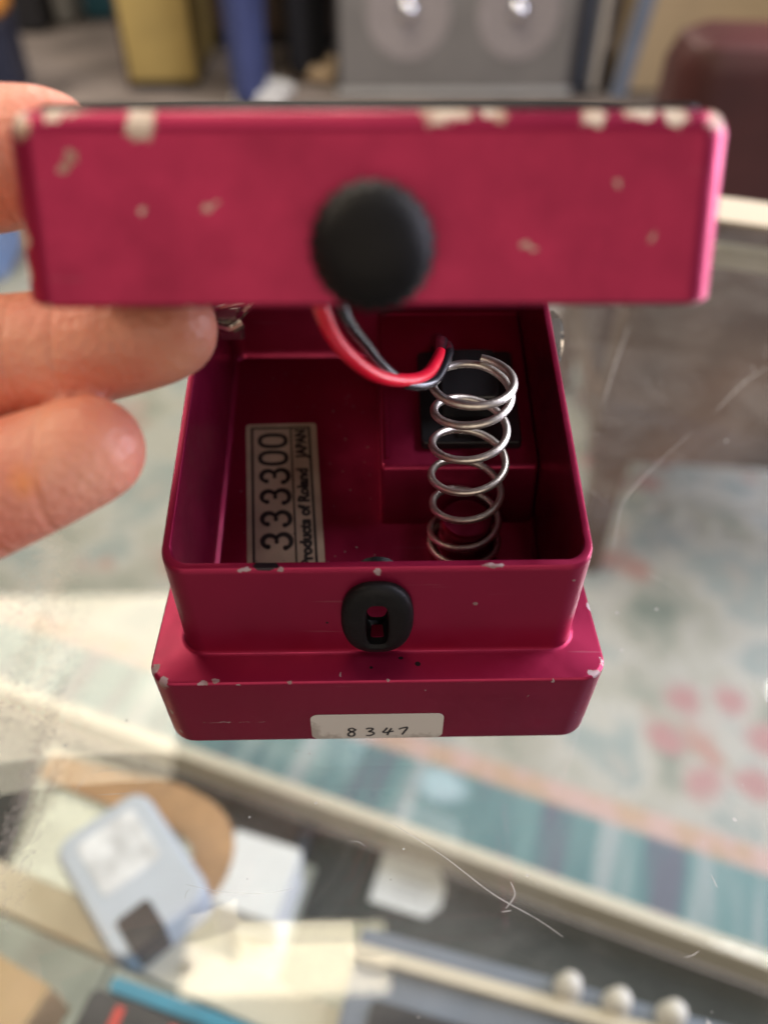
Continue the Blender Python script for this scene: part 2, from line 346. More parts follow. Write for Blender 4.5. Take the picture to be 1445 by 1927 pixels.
for i in range(46):
    x, y = random.uniform(-95, 110), random.uniform(-55, 150)
    a = random.uniform(0, 6.28); l = random.choice((1.5, 2.5, 4, 7, 12)); c = random.uniform(-0.5, 0.5)
    scr([(x, y), (x+l/2*math.cos(a), y+l/2*math.sin(a)), (x+l*math.cos(a+c), y+l*math.sin(a+c))], random.uniform(0.06, 0.15))
tag(link('scratches', bm_mesh(bm, 'scratches'), M_SCR, case, smooth=False), kind='stuff')
bm = bmesh.new()
for i in range(420):
    x, y = random.uniform(-95, 120), random.uniform(-60, 170); r = random.choice((0.08, 0.1, 0.13, 0.2, 0.34))*random.uniform(0.7, 1.2)
    disc(bm, (x, y), r, lambda a, b: (a, b, 0.02), 7)
tag(link('dust_specks', bm_mesh(bm, 'dust'), M_SCR, case, smooth=False), kind='stuff')

# ------------------------------------------------------------------ things inside the case (on the glass shelf at -352, or on the deck at -692)
SH = -351.5
def shelf_thing(name, loc, rot, label, cat, group=None):
    o = empty(name, (loc[0], loc[1], loc[2])); o.rotation_euler.z = math.radians(rot); tag(o, label, cat, group); return o
def lpart(name, boxes, m, parent, **k):
    bm = bmesh.new()
    for bx in boxes: rbox(bm, *bx)
    me = bm_mesh(bm, name); o = bpy.data.objects.new(name, me); COL.objects.link(o); me.materials.append(m); o.parent = parent
    me.polygons.foreach_set('use_smooth', [True]*len(me.polygons)); me.set_sharp_from_angle(angle=math.radians(35)); flat_normals(o)
    return o
M_PALEBLUE = plain('pale blue plastic', (0.46, 0.52, 0.60), 0.35, var=0.06, scale=20)
M_WHITE = plain('white card', (0.90, 0.90, 0.93), 0.6, var=0.05, scale=40)
M_IVORY = plain('ivory plastic', (0.60, 0.57, 0.52), 0.4)
M_TAN = plain('tan leather', (0.40, 0.235, 0.115), 0.6, var=0.2, scale=60, bump=0.4)
M_SLATE = plain('slate grey enamel', (0.16, 0.19, 0.24), 0.4, var=0.15, scale=30)
M_DARK = plain('near black enamel', (0.022, 0.022, 0.026), 0.4, var=0.2, scale=60)
M_TEAL = plain('teal enamel', (0.02, 0.22, 0.34), 0.4)
M_REDLINE = plain('red enamel', (0.60, 0.05, 0.035), 0.4)
M_KRAFT = plain('kraft cardboard', (0.46, 0.33, 0.18), 0.8, var=0.1, scale=50)

# slate device with white knobs and a cream front edge
dv = shelf_thing('mixer_unit', (112, 8, SH), -15.3, 'slate grey mixer unit with cream edge strip and white knobs inside the case', 'mixer')
lpart('body', [(-134, 260, -120, 37, 0, 30, 5, 2)], M_SLATE, dv)
lpart('edge_strip', [(-136, 262, 20, 27, 30.2, 36, 2, 1)], M_CREAM, dv)
for k, xx in enumerate((-26, -2, 24)):
    b2 = bmesh.new(); lathe(b2, [(7, 0), (7, 3), (5.6, 5), (5.2, 13), (4.2, 14.5), (0, 15)], (xx, 33-(k % 2), 30.3), (0, 0, 1), 20)
    me = bm_mesh(b2, 'knob'); o = bpy.data.objects.new('knob', me); COL.objects.link(o); me.materials.append(M_IVORY); o.parent = dv
    me.polygons.foreach_set('use_smooth', [True]*len(me.polygons))
lpart('screen', [(-120, -20, -90, 5, 30.2, 31.5, 3, 0.5)], M_DARK, dv)
# paper tag lying on the deck
tg = bmesh.new()
pts = [(-34, -24), (24, -24), (36, -10), (36, 12), (24, 26), (-34, 26)]
vs0 = [tg.verts.new((x, y, 0)) for x, y in pts]; vs1 = [tg.verts.new((x, y, 1.2)) for x, y in pts]
tg.faces.new(vs0[::-1]); tg.faces.new(vs1)
for i in range(6): tg.faces.new((vs0[i], vs0[(i+1) % 6], vs1[(i+1) % 6], vs1[i]))
tago = shelf_thing('price_tag', (34, 239, -691), -18, 'white paper price tag with clipped corners lying on the dark deck', 'tag')
me = bm_mesh(tg, 'card'); o = bpy.data.objects.new('card', me); COL.objects.link(o); me.materials.append(M_WHITE); o.parent = tago
tb = bmesh.new()
for k in range(3): ribbon(tb, [(-14+i*3, 6-k*8+1.5*math.sin(i*2.1+k)) for i in range(11)], 1.4, lambda x, y: (x, y, 1.25))
me = bm_mesh(tb, 'pencil_marks'); o = bpy.data.objects.new('pencil_marks', me); COL.objects.link(o); me.materials.append(plain('pencil', (0.35, 0.35, 0.38))); o.parent = tago
# pale blue rounded box with a black window
bb = shelf_thing('blue_case', (-137, 110, SH+14.3), -50, 'pale blue rounded plastic case with black window on the glass shelf', 'case')
lpart('shell', [(-34, 46, -28, 28, 0, 30, 11, 5)], M_PALEBLUE, bb)
lpart('window', [(26, 47, -19, 0, 8, 31, 3, 1)], M_DARK, bb)
lpart('lid_label', [(-24, 12, -17, 17, 30.1, 30.5, 3, 0.2)], plain('grey paper label', (0.66, 0.68, 0.70), 0.7, var=0.3, scale=90), bb)
# tan leather strap
st = shelf_thing('leather_strap', (0, 0, SH), 0, 'folded tan leather strap lying behind the pale blue case', 'strap')
sb = bmesh.new()
path = spline([(-215, 190, 1), (-168, 173, 2), (-128, 160, 5), (-100, 140, 8), (-98, 118, 5), (-112, 100, 1)], 8)
R = []
for i, p in enumerate(path):
    t = (path[min(i+1, len(path)-1)]-path[max(i-1, 0)]).normalized(); nn = Vector((-t.y, t.x, 0)).normalized(); wd = 8+5*math.sin(math.pi*i/(len(path)-1))
    R.append([p+nn*wd, p+nn*wd+Vector((0, 0, 3)), p-nn*wd+Vector((0, 0, 3)), p-nn*wd])
loft(sb, R)
me = bm_mesh(sb, 'strap'); o = bpy.data.objects.new('strap', me); COL.objects.link(o); me.materials.append(M_TAN); o.parent = st
# white box beside the strap
wb = shelf_thing('white_box', (-108, 232, -691), -18, 'white cardboard box standing on the dark deck', 'box')
lpart('carton', [(-32, 32, -42, 22, 0, 56, 3, 1)], M_WHITE, wb); lpart('lid', [(-34, 34, -44, 24, 56.2, 80, 3, 1)], M_WHITE, wb)
# black box with red stripes and teal edge
kb = shelf_thing('striped_pedal', (-110, 12.4, SH), -17.8, 'black effect pedal with red stripes and teal edge on the shelf', 'effect pedal')
lpart('housing', [(-38, 74, -62, 26, 0, 46, 4, 2)], M_DARK, kb)
lpart('teal_edge', [(-30, 74, 26.2, 33, 0, 47, 2, 1)], M_TEAL, kb)
for xx in (-22, 6, 34, 60): lpart('stripe', [(xx, xx+4.5, -60, 22, 46.1, 46.9, 1, 0.2)], M_REDLINE, kb)
for xx in (-6, 46):
    lpart('slider', [(xx, xx+7, -4, 10, 46.1, 56, 2, 1)], M_PALEBLUE, kb)
# cream price rails on the shelf
r1 = shelf_thing('shelf_rail', (-138, 80, SH), -21.5, 'long cream price rail crossing the shelf beside the striped pedal', 'rail')
lpart('rail', [(-190, 270, -11, 11, 0, 14, 3, 1.5)], M_CREAM, r1)
b2 = bmesh.new(); lathe(b2, [(3.5, 0), (3.5, 1.2), (2.2, 1.8), (0, 2)], (40, 0, 14.1), (0, 0, 1), 16)
me = bm_mesh(b2, 'screw'); o = bpy.data.objects.new('screw', me); COL.objects.link(o); me.materials.append(M_DARK); o.parent = r1
# kraft box
kx = shelf_thing('kraft_box', (-200, 30, SH), -26, 'brown kraft cardboard box at the end of the shelf', 'box')
lpart('carton', [(-70, 26, -50, 36, 0, 38, 2, 0.8)], M_KRAFT, kx); lpart('tape', [(-71, 27, -12, 2, 38.05, 38.5, 1, 0.1)], M_TAN, kx)
# pale manual under everything
mb = shelf_thing('paper_booklet', (-235, 205, -691), -18, 'grey green booklet lying open on the dark deck', 'booklet')
lpart('page', [(-150, -2, -105, 105, 0, 7, 3, 2)], plain('cream paper', (0.36, 0.37, 0.31), 0.8, var=0.25, scale=20), mb)
lpart('page', [(2, 150, -105, 105, 0, 6, 3, 2)], plain('cream paper right', (0.40, 0.41, 0.36), 0.8, var=0.25, scale=20), mb)

# ------------------------------------------------------------------ the pedal (origin: front foot of the housing, on the glass)
pedal = empty('effect_pedal', (0, 0, 0)); tag(pedal, 'crimson metal guitar effect pedal with its treadle lifted over an empty battery bay', 'effect pedal')
RS, FS = 0.27, 0.30
rim = lambda y: 36.8+RS*(y-6.5)
flo = lambda y: 14+FS*(y-28)
HB = 17.7
body_chips = [((-33.9, 0.6, 17.2), (1.3, 1.3, 2.4)), ((-35.6, 3, 16.8), (1.4, 2.2, 2.6)), ((-27.7, 0.2, 17.5), (1.1, 0.7, 0.5)), ((-25.6, 0.6, 17.8), (1.0, 0.6, 0.5)),
    ((-14, 0.1, 17.5), (0.5, 0.5, 0.4)), ((-6.1, 1.4, 17.7), (0.30, 0.9, 0.5)), ((1.4, 0.3, 17.7), (0.5, 0.4, 0.4)), ((34.3, 1.2, 17.4), (1.6, 1.0, 1.1)), ((35.8, 3.5, 17.2), (0.8, 1.4, 0.8)),
    ((35.3, 2.6, 9), (0.5, 0.9, 3)), ((34.9, 2.2, 3), (0.6, 0.9, 2.2)), ((35.9, 4, 13), (0.5, 0.9, 1.4)), ((33, 0.6, 8), (0.35, 0.5, 0.7)), ((-34.2, 1.2, 9), (0.6, 0.9, 1.5)),
    ((36.3, 14.8, 17.6), (0.5, 1.2, 0.7)), ((-25.5, -0.1, 6.5), (7.4, 0.5, 0.13)), ((-19.4, -0.1, 6.4), (1.3, 0.5, 0.12)),
    ((14.9, 6.3, 29), (0.6, 0.7, 0.8)), ((-19.5, 6.6, 36.6), (2.0, 0.9, 0.5)), ((-14.3, 6.6, 36.6), (0.7, 0.9, 0.5)), ((17, 6.7, 36.8), (2.9, 0.9, 0.5)), ((-0.1, 6.2, 36.2), (1.0, 0.9, 1.2)),
    ((29.2, 6.4, 33.6), (0.3, 0.5, 0.35)), ((7.4, 0, 15), (0.25, 0.4, 0.3)), ((-22, 0.2, 17.2), (0.6, 0.5, 0.3)), ((27.5, 0.2, 17), (0.45, 0.5, 0.6)), ((-33.6, 0.8, 3), (0.4, 0.8, 0.8)), ((24, -0.1, 13), (0.22, 0.4, 0.25))]
body_dark = [((-16.6, 7.0, 37.0), (1.9, 0.9, 0.55)), ((6.2, 3.2, 17.8), (0.45, 0.4, 0.4)), ((3.6, 4.3, 17.9), (0.4, 0.3, 0.4)), ((-1.2, 2.6, 17.9), (0.25, 0.25, 0.4)), ((-8, 6, 25), (0.22, 0.4, 0.22)), ((-36.2, 2.6, 15.6), (0.9, 1.2, 1.6))]
M_BODY = paint('crimson metallic paint, housing', [(c, tuple(q*0.62 for q in s_)) for c, s_ in body_chips], (0.44, 0.34, 0.36), body_dark, warp=1.5)
M_PAINT = paint('crimson metallic paint', [])
bm = bmesh.new(); R = []
def flat(x, y0, y1, r, z): R.append([(a, b, z(b) if callable(z) else z) for a, b in rounded_ring(-x, x, y0, y1, r, 8)])
flat(35.4, 0.9, 128, 4.2, 0.0); flat(36.0, 0.35, 128.6, 4.6, 0.35); flat(36.15, 0.15, 128.8, 4.8, 1.0)
flat(36.5, 0.0, 129, 4.4, HB-0.6); flat(36.4, 0.1, 128.9, 4.3, HB-0.25); flat(36.2, 0.3, 128.7, 4.2, HB-0.06); flat(35.8, 0.7, 128.3, 3.9, HB+0.0)
flat(32.5, 4.95, 81.2, 4.8, HB+0.22); flat(31.95, 5.5, 80.6, 4.4, HB+0.5); flat(31.75, 5.75, 80.4, 4.2, HB+1.1)
flat(32.2, 6.45, 80.2, 4.0, lambda y: rim(y)-1.0); flat(32.15, 6.55, 80.15, 3.9, lambda y: rim(y)-0.4); flat(31.9, 6.8, 79.9, 3.7, lambda y: rim(y)-0.05)
flat(31.45, 7.25, 79.5, 3.4, rim); flat(31.0, 7.7, 79.0, 3.1, lambda y: rim(y)-0.1); flat(30.75, 7.95, 78.8, 3.0, lambda y: rim(y)-0.5)
flat(30.3, 8.4, 77.6, 2.6, lambda y: flo(y)+1.8); flat(30.0, 8.8, 77.4, 2.3, lambda y: flo(y)+0.7); flat(29.3, 9.5, 77.0, 1.6, lambda y: flo(y)+0.1); flat(28.3, 10.5, 76.4, 1.0, flo)
loft(bm, R)
me = bm_mesh(bm, 'housing')
# slot through the front wall for the latch of the treadle
cut = bmesh.new(); rbox(cut, -2.0, 1.6, 3.0, 11, 21.6, 30.4, 0.6, 0.3)
co = bpy.data.objects.new('cutter', bm_mesh(cut, 'cutter')); COL.objects.link(co)
tmp = bpy.data.objects.new('tmp', me); COL.objects.link(tmp)
bo = tmp.modifiers.new('b', 'BOOLEAN'); bo.object = co; bo.operation = 'DIFFERENCE'; bo.solver = 'EXACT'
me2 = evaluated(tmp, 'housing')
for o in (tmp, co): bpy.data.objects.remove(o)
me2.name = 'housing'; me2.materials.clear()
link('housing', me2, M_BODY, pedal, ang=32)
# rear control deck
bm = bmesh.new(); rbox(bm, -34, 34, 82.5, 127.5, HB+0.4, 60, 4, 1.6); part('control_deck', bm, M_PAINT, pedal)
# raised ledge on the right of the bay, parallel to the sloping floor
bm = bmesh.new(); R = []
x0, x1, y0, y1 = 0.9, 30.2, 38.2, 77.4
for i, h in ((0, -1.0), (0, 10.4), (0.25, 10.95), (0.8, 11.2)):
    R.append([(a, b+(0 if h > 0 else -1.6), flo(b)+h) for a, b in rounded_ring(x0+i, x1-i*0.2, y0+i+1.0*max(h, 0)/10, y1, 0.8, 4)])
loft(bm, R); part('ledge', bm, M_PAINT, pedal)
# lip framing the ledge's sunken plate
bm = bmesh.new()
lz = lambda y, h: flo(y)+11.2+h
for xa, xb, ya, yb in ((1.9, 2.5, 41.2, 76.5), (2.52, 29.9, 75.9, 76.5)):
    vs = [[bm.verts.new((x, y, lz(y, h))) for x, y in ((xa, ya), (xb, ya), (xb, yb), (xa, yb))] for h in (-0.05, 0.35)]
    bm.faces.new(vs[0][::-1]); bm.faces.new(vs[1])
    for i in range(4): bm.faces.new((vs[0][i], vs[0][(i+1) % 4], vs[1][(i+1) % 4], vs[1][i]))
part('ledge_lip', bm, M_PAINT, pedal, smooth=False)
# switch block (black) with a plunger on the ledge
sw = bmesh.new()
def sloped_box(bm, xa, xb, ya, yb, h0, h1, r=0.8, b=0.3, base=11.2):
    R = []
    for i, h in ((0, h0), (0, h1-b), (b*0.3, h1-b*0.3), (b, h1)):
        R.append([(x, y, flo(y)+base+h) for x, y in rounded_ring(xa+i, xb-i, ya+i, yb-i, r, 4)])
    loft(bm, R)
sloped_box(sw, 8.6, 27.4, 43.2, 64.6, -0.4, 1.5)
swo = part('switch_plate', sw, M_PLASTIC, pedal)
bm = bmesh.new(); sloped_box(bm, 12.4, 23.4, 49.0, 60.5, 1.45, 6.0, 1.2, 0.6); part('switch_button', bm, plain('black plastic button', (0.02, 0.02, 0.024), 0.22), swo)
bm = bmesh.new(); sloped_box(bm, 15.2, 20.6, 44.4, 47.2, 1.45, 2.3, 0.5, 0.2); part('tab', bm, M_PLASTIC, swo)
# peg that carries the spring
bm = bmesh.new()
SX, SY = 16.4, 32.0
zb = flo(SY)
lathe(bm, [(6.2, -1.2), (6.2, 0.2), (5.4, 0.6), (4.9, 0.9), (4.7, 7.6), (4.3, 8.3), (3.4, 8.6), (0, 8.7)], (SX, SY, zb), (0, -0.12, 1), 36)
part('spring_peg', bm, M_PAINT, pedal)
# coil spring
bm = bmesh.new(); pts = []; rads = []
z0, z1, RC, RW = zb+0.9, 53.4, 6.15, 0.66
turns = 6.9
def spz(t):          # t in turns: closed end coils, open middle
    if t < 0.9: return t*1.25
    if t > turns-1.0: return (z1-z0)-(turns-t)*1.35
    a, b = 0.9*1.25, (z1-z0)-1.35
    return a+(b-a)*(t-0.9)/(turns-1.9)
top = Vector((15.0, 30.8, z1)); bot = Vector((SX, SY, z0))
for k in range(int(turns*40)+1):
    t = k/40; f = spz(t)/(z1-z0); c = bot.lerp(top, f); a = -2*math.pi*(turns-t)+math.radians(72)
    rr = RC*(1.0+0.03*math.sin(2.2*t))
    pts.append((c.x+rr*math.cos(a), c.y+rr*math.sin(a), c.z))
tube(bm, pts, RW, 10); part('coil_spring', bm, M_STEEL, pedal, ang=60)
# latch grommet
bm = bmesh.new(); gx, gz, gy = -0.2, 26.6, 5.95
def oval(rx, rz, y, e=2.4, n=40):
    out = []
    for k in range(n):
        a = 2*math.pi*k/n; c, s = math.cos(a), math.sin(a)
        out.append((gx+rx*abs(c)**(2/e)*math.copysign(1, c), y+0.022*(gz-26.6+rz*s), gz+rz*abs(s)**(2/e)*math.copysign(1, s)))
    return out
def slot(h, v, y): return [(gx+p[0], y, gz-0.6+p[1]) for p in [(h*abs(math.cos(2*math.pi*k/40))**0.55*math.copysign(1, math.cos(2*math.pi*k/40)), v*abs(math.sin(2*math.pi*k/40))**0.6*math.copysign(1, math.sin(2*math.pi*k/40))) for k in range(40)]]
loft(bm, [oval(5.5, 7.6, gy+0.4), oval(5.6, 7.8, gy-0.5), oval(5.4, 7.6, gy-1.1), oval(4.9, 7.0, gy-1.55), oval(4.0, 6.1, gy-1.75), slot(2.2, 5.2, gy-1.75), slot(1.8, 4.7, gy-1.5), slot(1.7, 4.5, gy+2.6), oval(4.2, 5.6, gy+2.7), oval(4.4, 5.9, gy+3.3), oval(4.2, 5.7, gy+3.9), slot(1.75, 4.55, gy+3.95)], False, False)
part('latch_grommet', bm, M_GROMMET, pedal, ang=40)
bm = bmesh.new(); R = []
for r_, y_ in ((3.3, 8.3), (3.4, 9.6), (2.6, 10.0)):
    R.append([(gx+r_*math.cos(2*math.pi*k/24), y_, 32.7+r_*math.sin(2*math.pi*k/24)) for k in range(24)])
loft(bm, R); part('grommet_back', bm, M_GROMMET, pedal)
# side jack on the right, with washer and nut
for sx, nm in ((1, 'jack_socket'),):
    bm = bmesh.new()
    lathe(bm, [(6.2, 0), (6.2, 0.9), (4.9, 1.0), (4.9, 2.6), (4.4, 2.8), (4.4, 3.6), (3.4, 3.7), (3.3, 1.5), (0, 1.5)], (sx*31.9, 60.5, 42.3), (sx, 0, 0), 28)
    part(nm, bm, M_NICKEL, pedal)
    bm = bmesh.new(); tube(bm, [(sx*33.0, 60.5, 42.3), (sx*34.7, 60.5, 42.3)], 6.0, 6); part('jack_nut', bm, M_NICKEL, pedal, ang=20)
# nickel hinge clip at the back of the bay on the left
bm = bmesh.new()
rbox(bm, -30.2, -25.0, 62.0, 64.0, 42.0, 49.0, 0.8, 0.3)
tube(bm, spline([(-29.8, 61.6, 45.6), (-27.2, 60.8, 45.2), (-24.8, 61.2, 46.2)], 6), 0.9, 8)
tube(bm, spline([(-25.4, 61.4, 47.4), (-24.0, 60.6, 49.2), (-21.8, 61.4, 51.2)], 6), 0.8, 8)
tube(bm, spline([(-30.6, 61.4, 48.6), (-27.5, 60.4, 50.2), (-24.0, 61.0, 50.8)], 6), 0.7, 8)
part('hinge_clip', bm, M_NICKEL, pedal)
# battery leads
red = spline([(-8.4, 10.5, 85.5), (-6.6, 8.4, 78.6), (-4.8, 10.6, 72.0), (-0.9, 15.2, 64.8), (3.4, 20.6, 60.0), (7.2, 26.4, 57.0), (9.9, 34.0, 55.8), (10.9, 42.0, 53.0)], 10)
bm = bmesh.new(); tube(bm, red[:-9], 0.98, 12); part('red_lead', bm, M_RED_WIRE, pedal, ang=60)
bm = bmesh.new(); tube(bm, spline([(-5.0, 10.5, 85.0), (-4.2, 9.8, 77.0), (-1.3, 14.6, 68.9), (1.2, 18.4, 63.2), (4.6, 22.0, 58.3), (8.7, 27.2, 55.6), (11.3, 34.6, 55.4), (11.9, 41, 53.2)], 10), 0.82, 12); part('black_lead', bm, M_BLACK_WIRE, pedal, ang=60)
bm = bmesh.new(); tube(bm, [red[-10], red[-6], red[-1], Vector((11.6, 52, 47)), Vector((12.2, 62, 42)), Vector((12.6, 69, 36.2))], [0.95, 1.15, 1.3, 1.3, 1.3, 1.3], 12); part('lead_sleeve', bm, M_BLACK_WIRE, pedal, ang=60)

# serial number label on the bay floor
LO = Vector((-26.7, 59.6)); lx = Vector((1, 0.02)).normalized(); ly = Vector((0.083, -1)).normalized()
def lab3(h):
    def f(u, v):                       # u across (mm), v down the label (mm)
        p = LO+lx*u+ly*v; return (p.x, p.y, flo(p.y)+h)
    return f
LW, LL = 14.5, 36.0
def label_mat():
    m = plain('aged foil label', (0.52, 0.39, 0.29), 0.5, metal=0.15, var=0.14, scale=160)
    return m
bm = bmesh.new(); f = lab3(0.12)
bm.faces.new([bm.verts.new(f(u+0.0, v)) for u, v in rounded_ring(0, LW, 0, LL, 0.7, 4)])
lab = part('serial_label', bm, label_mat(), pedal, smooth=False)
f = lab3(0.17); bm = bmesh.new()
ribbon(bm, [(1.25, 0.9), (1.25, LL-0.9)], 0.5, f); ribbon(bm, [(1.0, 1.1), (LW-1.3, 1.1)], 0.42, f); ribbon(bm, [(LW-1.55, 0.9), (LW-1.55, LL-0.9)], 0.5, f)
f = lab3(0.19); ribbon(bm, [(9.2, 1.3), (9.2, LL-0.9)], 0.34, f); ribbon(bm, [(1.0, LL-1.1), (LW-1.3, LL-1.1)], 0.42, f)
part('label_border', bm, M_INK, lab, smooth=False)
# digits are drawn reading up the label: glyph x runs towards -v, glyph top towards -u
def zero(): return [((0.5+0.5*math.copysign(abs(math.cos(a))**0.75, math.cos(a)), 0.5+0.5*math.copysign(abs(math.sin(a))**0.8, math.sin(a)))) for a in [2*math.pi*k/32 for k in range(32)]]
def three():
    up_ = [(0.5+0.42*math.cos(a), 0.74+0.25*math.sin(a)) for a in [math.radians(165-255*k/14) for k in range(15)]]
    lo_ = [(0.48+0.5*math.cos(a), 0.26+0.27*math.sin(a)) for a in [math.radians(80-245*k/16) for k in range(17)]]
    return up_, lo_
def glyph(ch, u_base, h, v0, wd, stroke, h3):
    f = lab3(h3); to = lambda x, y: f(u_base-y*h, v0-x*wd)
    b = bmesh.new(); sc = lambda pts: pts
    def rib(pts, closed=False, taper=False):
        # stroke width in glyph space is handled in millimetres
        mm = [(p[0]*wd, p[1]*h) for p in pts]
        ribbon(b, mm, stroke if not taper else (lambda t: stroke*(0.75+0.45*math.sin(math.pi*t))), lambda X, Y: f(u_base-Y, v0-X), closed)
    if ch == '0': rib(zero(), True)
    else:
        a, c = three(); rib(a, taper=True); rib(c, taper=True)
        for p in (a[0], c[-1]): disc(b, (p[0]*wd+0.12, p[1]*h), stroke*0.62, lambda X, Y: f(u_base-Y, v0-X))
        disc(b, (0.46*wd, 0.5*h), stroke*0.5, lambda X, Y: f(u_base-Y, v0-X))
    return part('digit', b, M_INK, lab, smooth=False)
vpos = {0: 28.1, 1: 23.4, 2: 18.6, 3: 14.0, 4: 9.7, 5: 5.6}
for i, ch in enumerate('333300'):
    glyph(ch, 8.3+(0.0 if i < 4 else -0.2), 5.4 if ch == '3' else 5.3, vpos[i], 3.0 if ch == '3' else 2.8, 0.84, 0.2+0.002*i)
def text_mesh(s, size, squeeze=1.0, bold=0.0):
    cu_ = bpy.data.curves.new('t', 'FONT'); cu_.body = s; cu_.size = size; cu_.offset = bold; cu_.resolution_u = 3
    o = bpy.data.objects.new('t', cu_); COL.objects.link(o)
    me = evaluated(o, 't'); bpy.data.objects.remove(o)
    xs = [v.co.x for v in me.vertices]; me['w'] = max(xs)
    for v in me.vertices: v.co.x *= squeeze
    return me, max(xs)*squeeze
f = lab3(0.19)
for s, vstart, want in (('Products of Roland', 32.0, 21.2), ('JAPAN', 8.3, 6.7)):
    me, wd_ = text_mesh(s, 3.0, 1.0, 0.17); k = want/wd_
    for v in me.vertices:
        v.co = Vector(f(12.15-v.co.y, vstart-v.co.x*k))*S
    link('lettering', me, M_INK, lab, smooth=False)

bm = bmesh.new(); f = lab3(0.215)
for i in range(16): disc(bm, (random.uniform(1.5, 13.6), random.uniform(6, 33)), random.uniform(0.06, 0.17), f, 6)
tag(part('dirt_specks', bm, M_INK, lab, smooth=False), kind='stuff')
bm = bmesh.new()
for i in range(90):
    x_, y_ = random.uniform(-28, 0.0), random.uniform(12, 74); q_ = random.uniform(0.06, 0.16)
    disc(bm, (x_, y_), q_, lambda a, b: (a, b, flo(b)+0.04), 5)
tag(part('bay_dust', bm, plain('grey lint', (0.35, 0.32, 0.30), 0.9), pedal, smooth=False), kind='stuff')
# price sticker on the front of the base
fy = lambda z: -0.02+0.15*(1-z/16.7)
def stick3(h): return lambda x, z: (x, fy(z)-h, z)
bm = bmesh.new(); a3, b3 = stick3(0.12), stick3(0.02)
ring = rounded_ring(-11.4, 10.8, 0.9, 8.4, 1.3, 6)
loft(bm, [[b3(x, z) for x, z in ring], [a3(x, z) for x, z in ring]])
m_st, nt, b, out = mat('white paper sticker'); b.inputs['Roughness'].default_value = 0.65
sm = blob_mask(nt, [((-9.5, 0, 0.8), (4, 2, 1.4)), ((8, 0, 0.6), (5, 2, 1.2)), ((-11, 0, 3), (1.0, 2, 2.5))], 2.6, 900, 0.5)
mx = N(nt, 'ShaderNodeMix', data_type='RGBA'); mx.inputs[6].default_value = (0.74, 0.72, 0.68, 1); mx.inputs[7].default_value = (0.50, 0.47, 0.43, 1); nt.links.new(sm, mx.inputs[0]); nt.links.new(mx.outputs[2], b.inputs['Base Color'])
stk = part('price_sticker', bm, m_st, pedal, ang=20)
f = stick3(0.16)
strokes = {'8': [[(1.15, 3.9), (0.75, 4.25), (0.25, 4.05), (0.2, 3.55), (0.65, 3.2), (1.05, 2.7), (1.0, 2.0), (0.55, 1.7), (0.1, 2.0), (0.1, 2.6), (0.55, 3.1), (1.1, 3.5), (1.35, 3.95)]],
           '3': [[(0.1, 3.95), (0.6, 4.2), (1.2, 4.05), (1.0, 3.55), (0.55, 3.15), (1.15, 2.95), (1.35, 2.4), (0.8, 1.9), (0.1, 1.85)]],
           '4': [[(0.75, 4.3), (0.45, 3.6), (0.1, 2.9), (0.5, 2.75), (1.1, 2.95), (1.8, 3.2)], [(1.45, 4.1), (1.05, 3.1), (0.75, 1.9)]],
           '7': [[(0.05, 3.75), (0.5, 4.05), (1.3, 4.35), (1.35, 3.9), (0.95, 2.9), (0.6, 2.0)]]}
for ch, xo in (('8', -5.3), ('3', -2.3), ('4', 0.6), ('7', 3.3)):
    bm = bmesh.new()
    for s in strokes[ch]:
        sp = spline([(p[0]*1.05+xo, p[1]*1.0, 0) for p in s], 5)
        ribbon(bm, [(p.x, p.y) for p in sp], 0.38, f)
    part('digit', bm, M_PEN, stk, smooth=False)

# treadle, lifted: local axes along x, v (towards the hinge, falling) and w (up)
TT = math.radians(15.0)
ev = Vector((0, math.cos(TT), -math.sin(TT))); ew = Vector((0, math.sin(TT), math.cos(TT)))
T0 = Vector((-0.7, 5.3, 98.9))
def T(x, v, w_): return T0+Vector((x, 0, 0))+ev*v+ew*w_
TH = 17.4
treadle_chips = []
F = Vector((-1.0, 2.5, 87.8))
def fc(x, w_, s):                               # chip on the front face, x and w as measured from the face's centre
    p = F+ew*w_; treadle_chips.append(((x, p.y, p.z), (s[0]*0.8, s[1], s[2]*0.72)))
for x, w_, s in ((-28.9, 7.2, (0.7, 3, 0.6)), (-28.3, 8.0, (0.6, 3, 0.6)), (-16.1, 3.3, (0.8, 3, 0.5)), (-15.2, 3.9, (0.6, 3, 0.5)), (-22.2, 3.2, (0.45, 3, 0.4)), (14.0, 0.1, (0.7, 3, 0.4)), (14.8, -0.2, (0.7, 3, 0.35)), (26.4, 1.0, (0.5, 3, 0.6)), (22.4, 5.4, (0.4, 3, 0.4)),
    (-21.5, 10.5, (1.6, 3, 1.9)), (6.1, 11.3, (3.4, 4, 1.3)), (10.2, 11.3, (1.8, 4, 0.9)), (19.7, 11.2, (1.2, 3, 1.5)), (24.0, 11.3, (2.4, 4, 1.2)), (27.2, 11.0, (1.4, 4, 1.1)),
    (-34.6, 0.7, (1.3, 2, 1.8)), (-34.8, -2.6, (0.9, 2, 0.8)), (-32.6, -6.0, (2.6, 3, 0.8)), (-26.6, -6.1, (1.0, 2, 0.6)), (-18.4, -6.0, (1.8, 2, 0.9)), (-12, -6.3, (4.0, 2, 0.6)),
    (-28.5, 11.3, (2.6, 3, 0.8)), (-32.5, 10.2, (1.2, 3, 1.3)), (34, -5.7, (1.4, 3, 0.8)), (22, -6.3, (5, 2, 0.5)), (31.5, 10.6, (1.5, 3, 1.5))): fc(x, w_, s)
M_TREADLE = paint('crimson metallic paint, treadle', treadle_chips, (0.62, 0.53, 0.43), warp=2.6)
bm = bmesh.new(); R = []
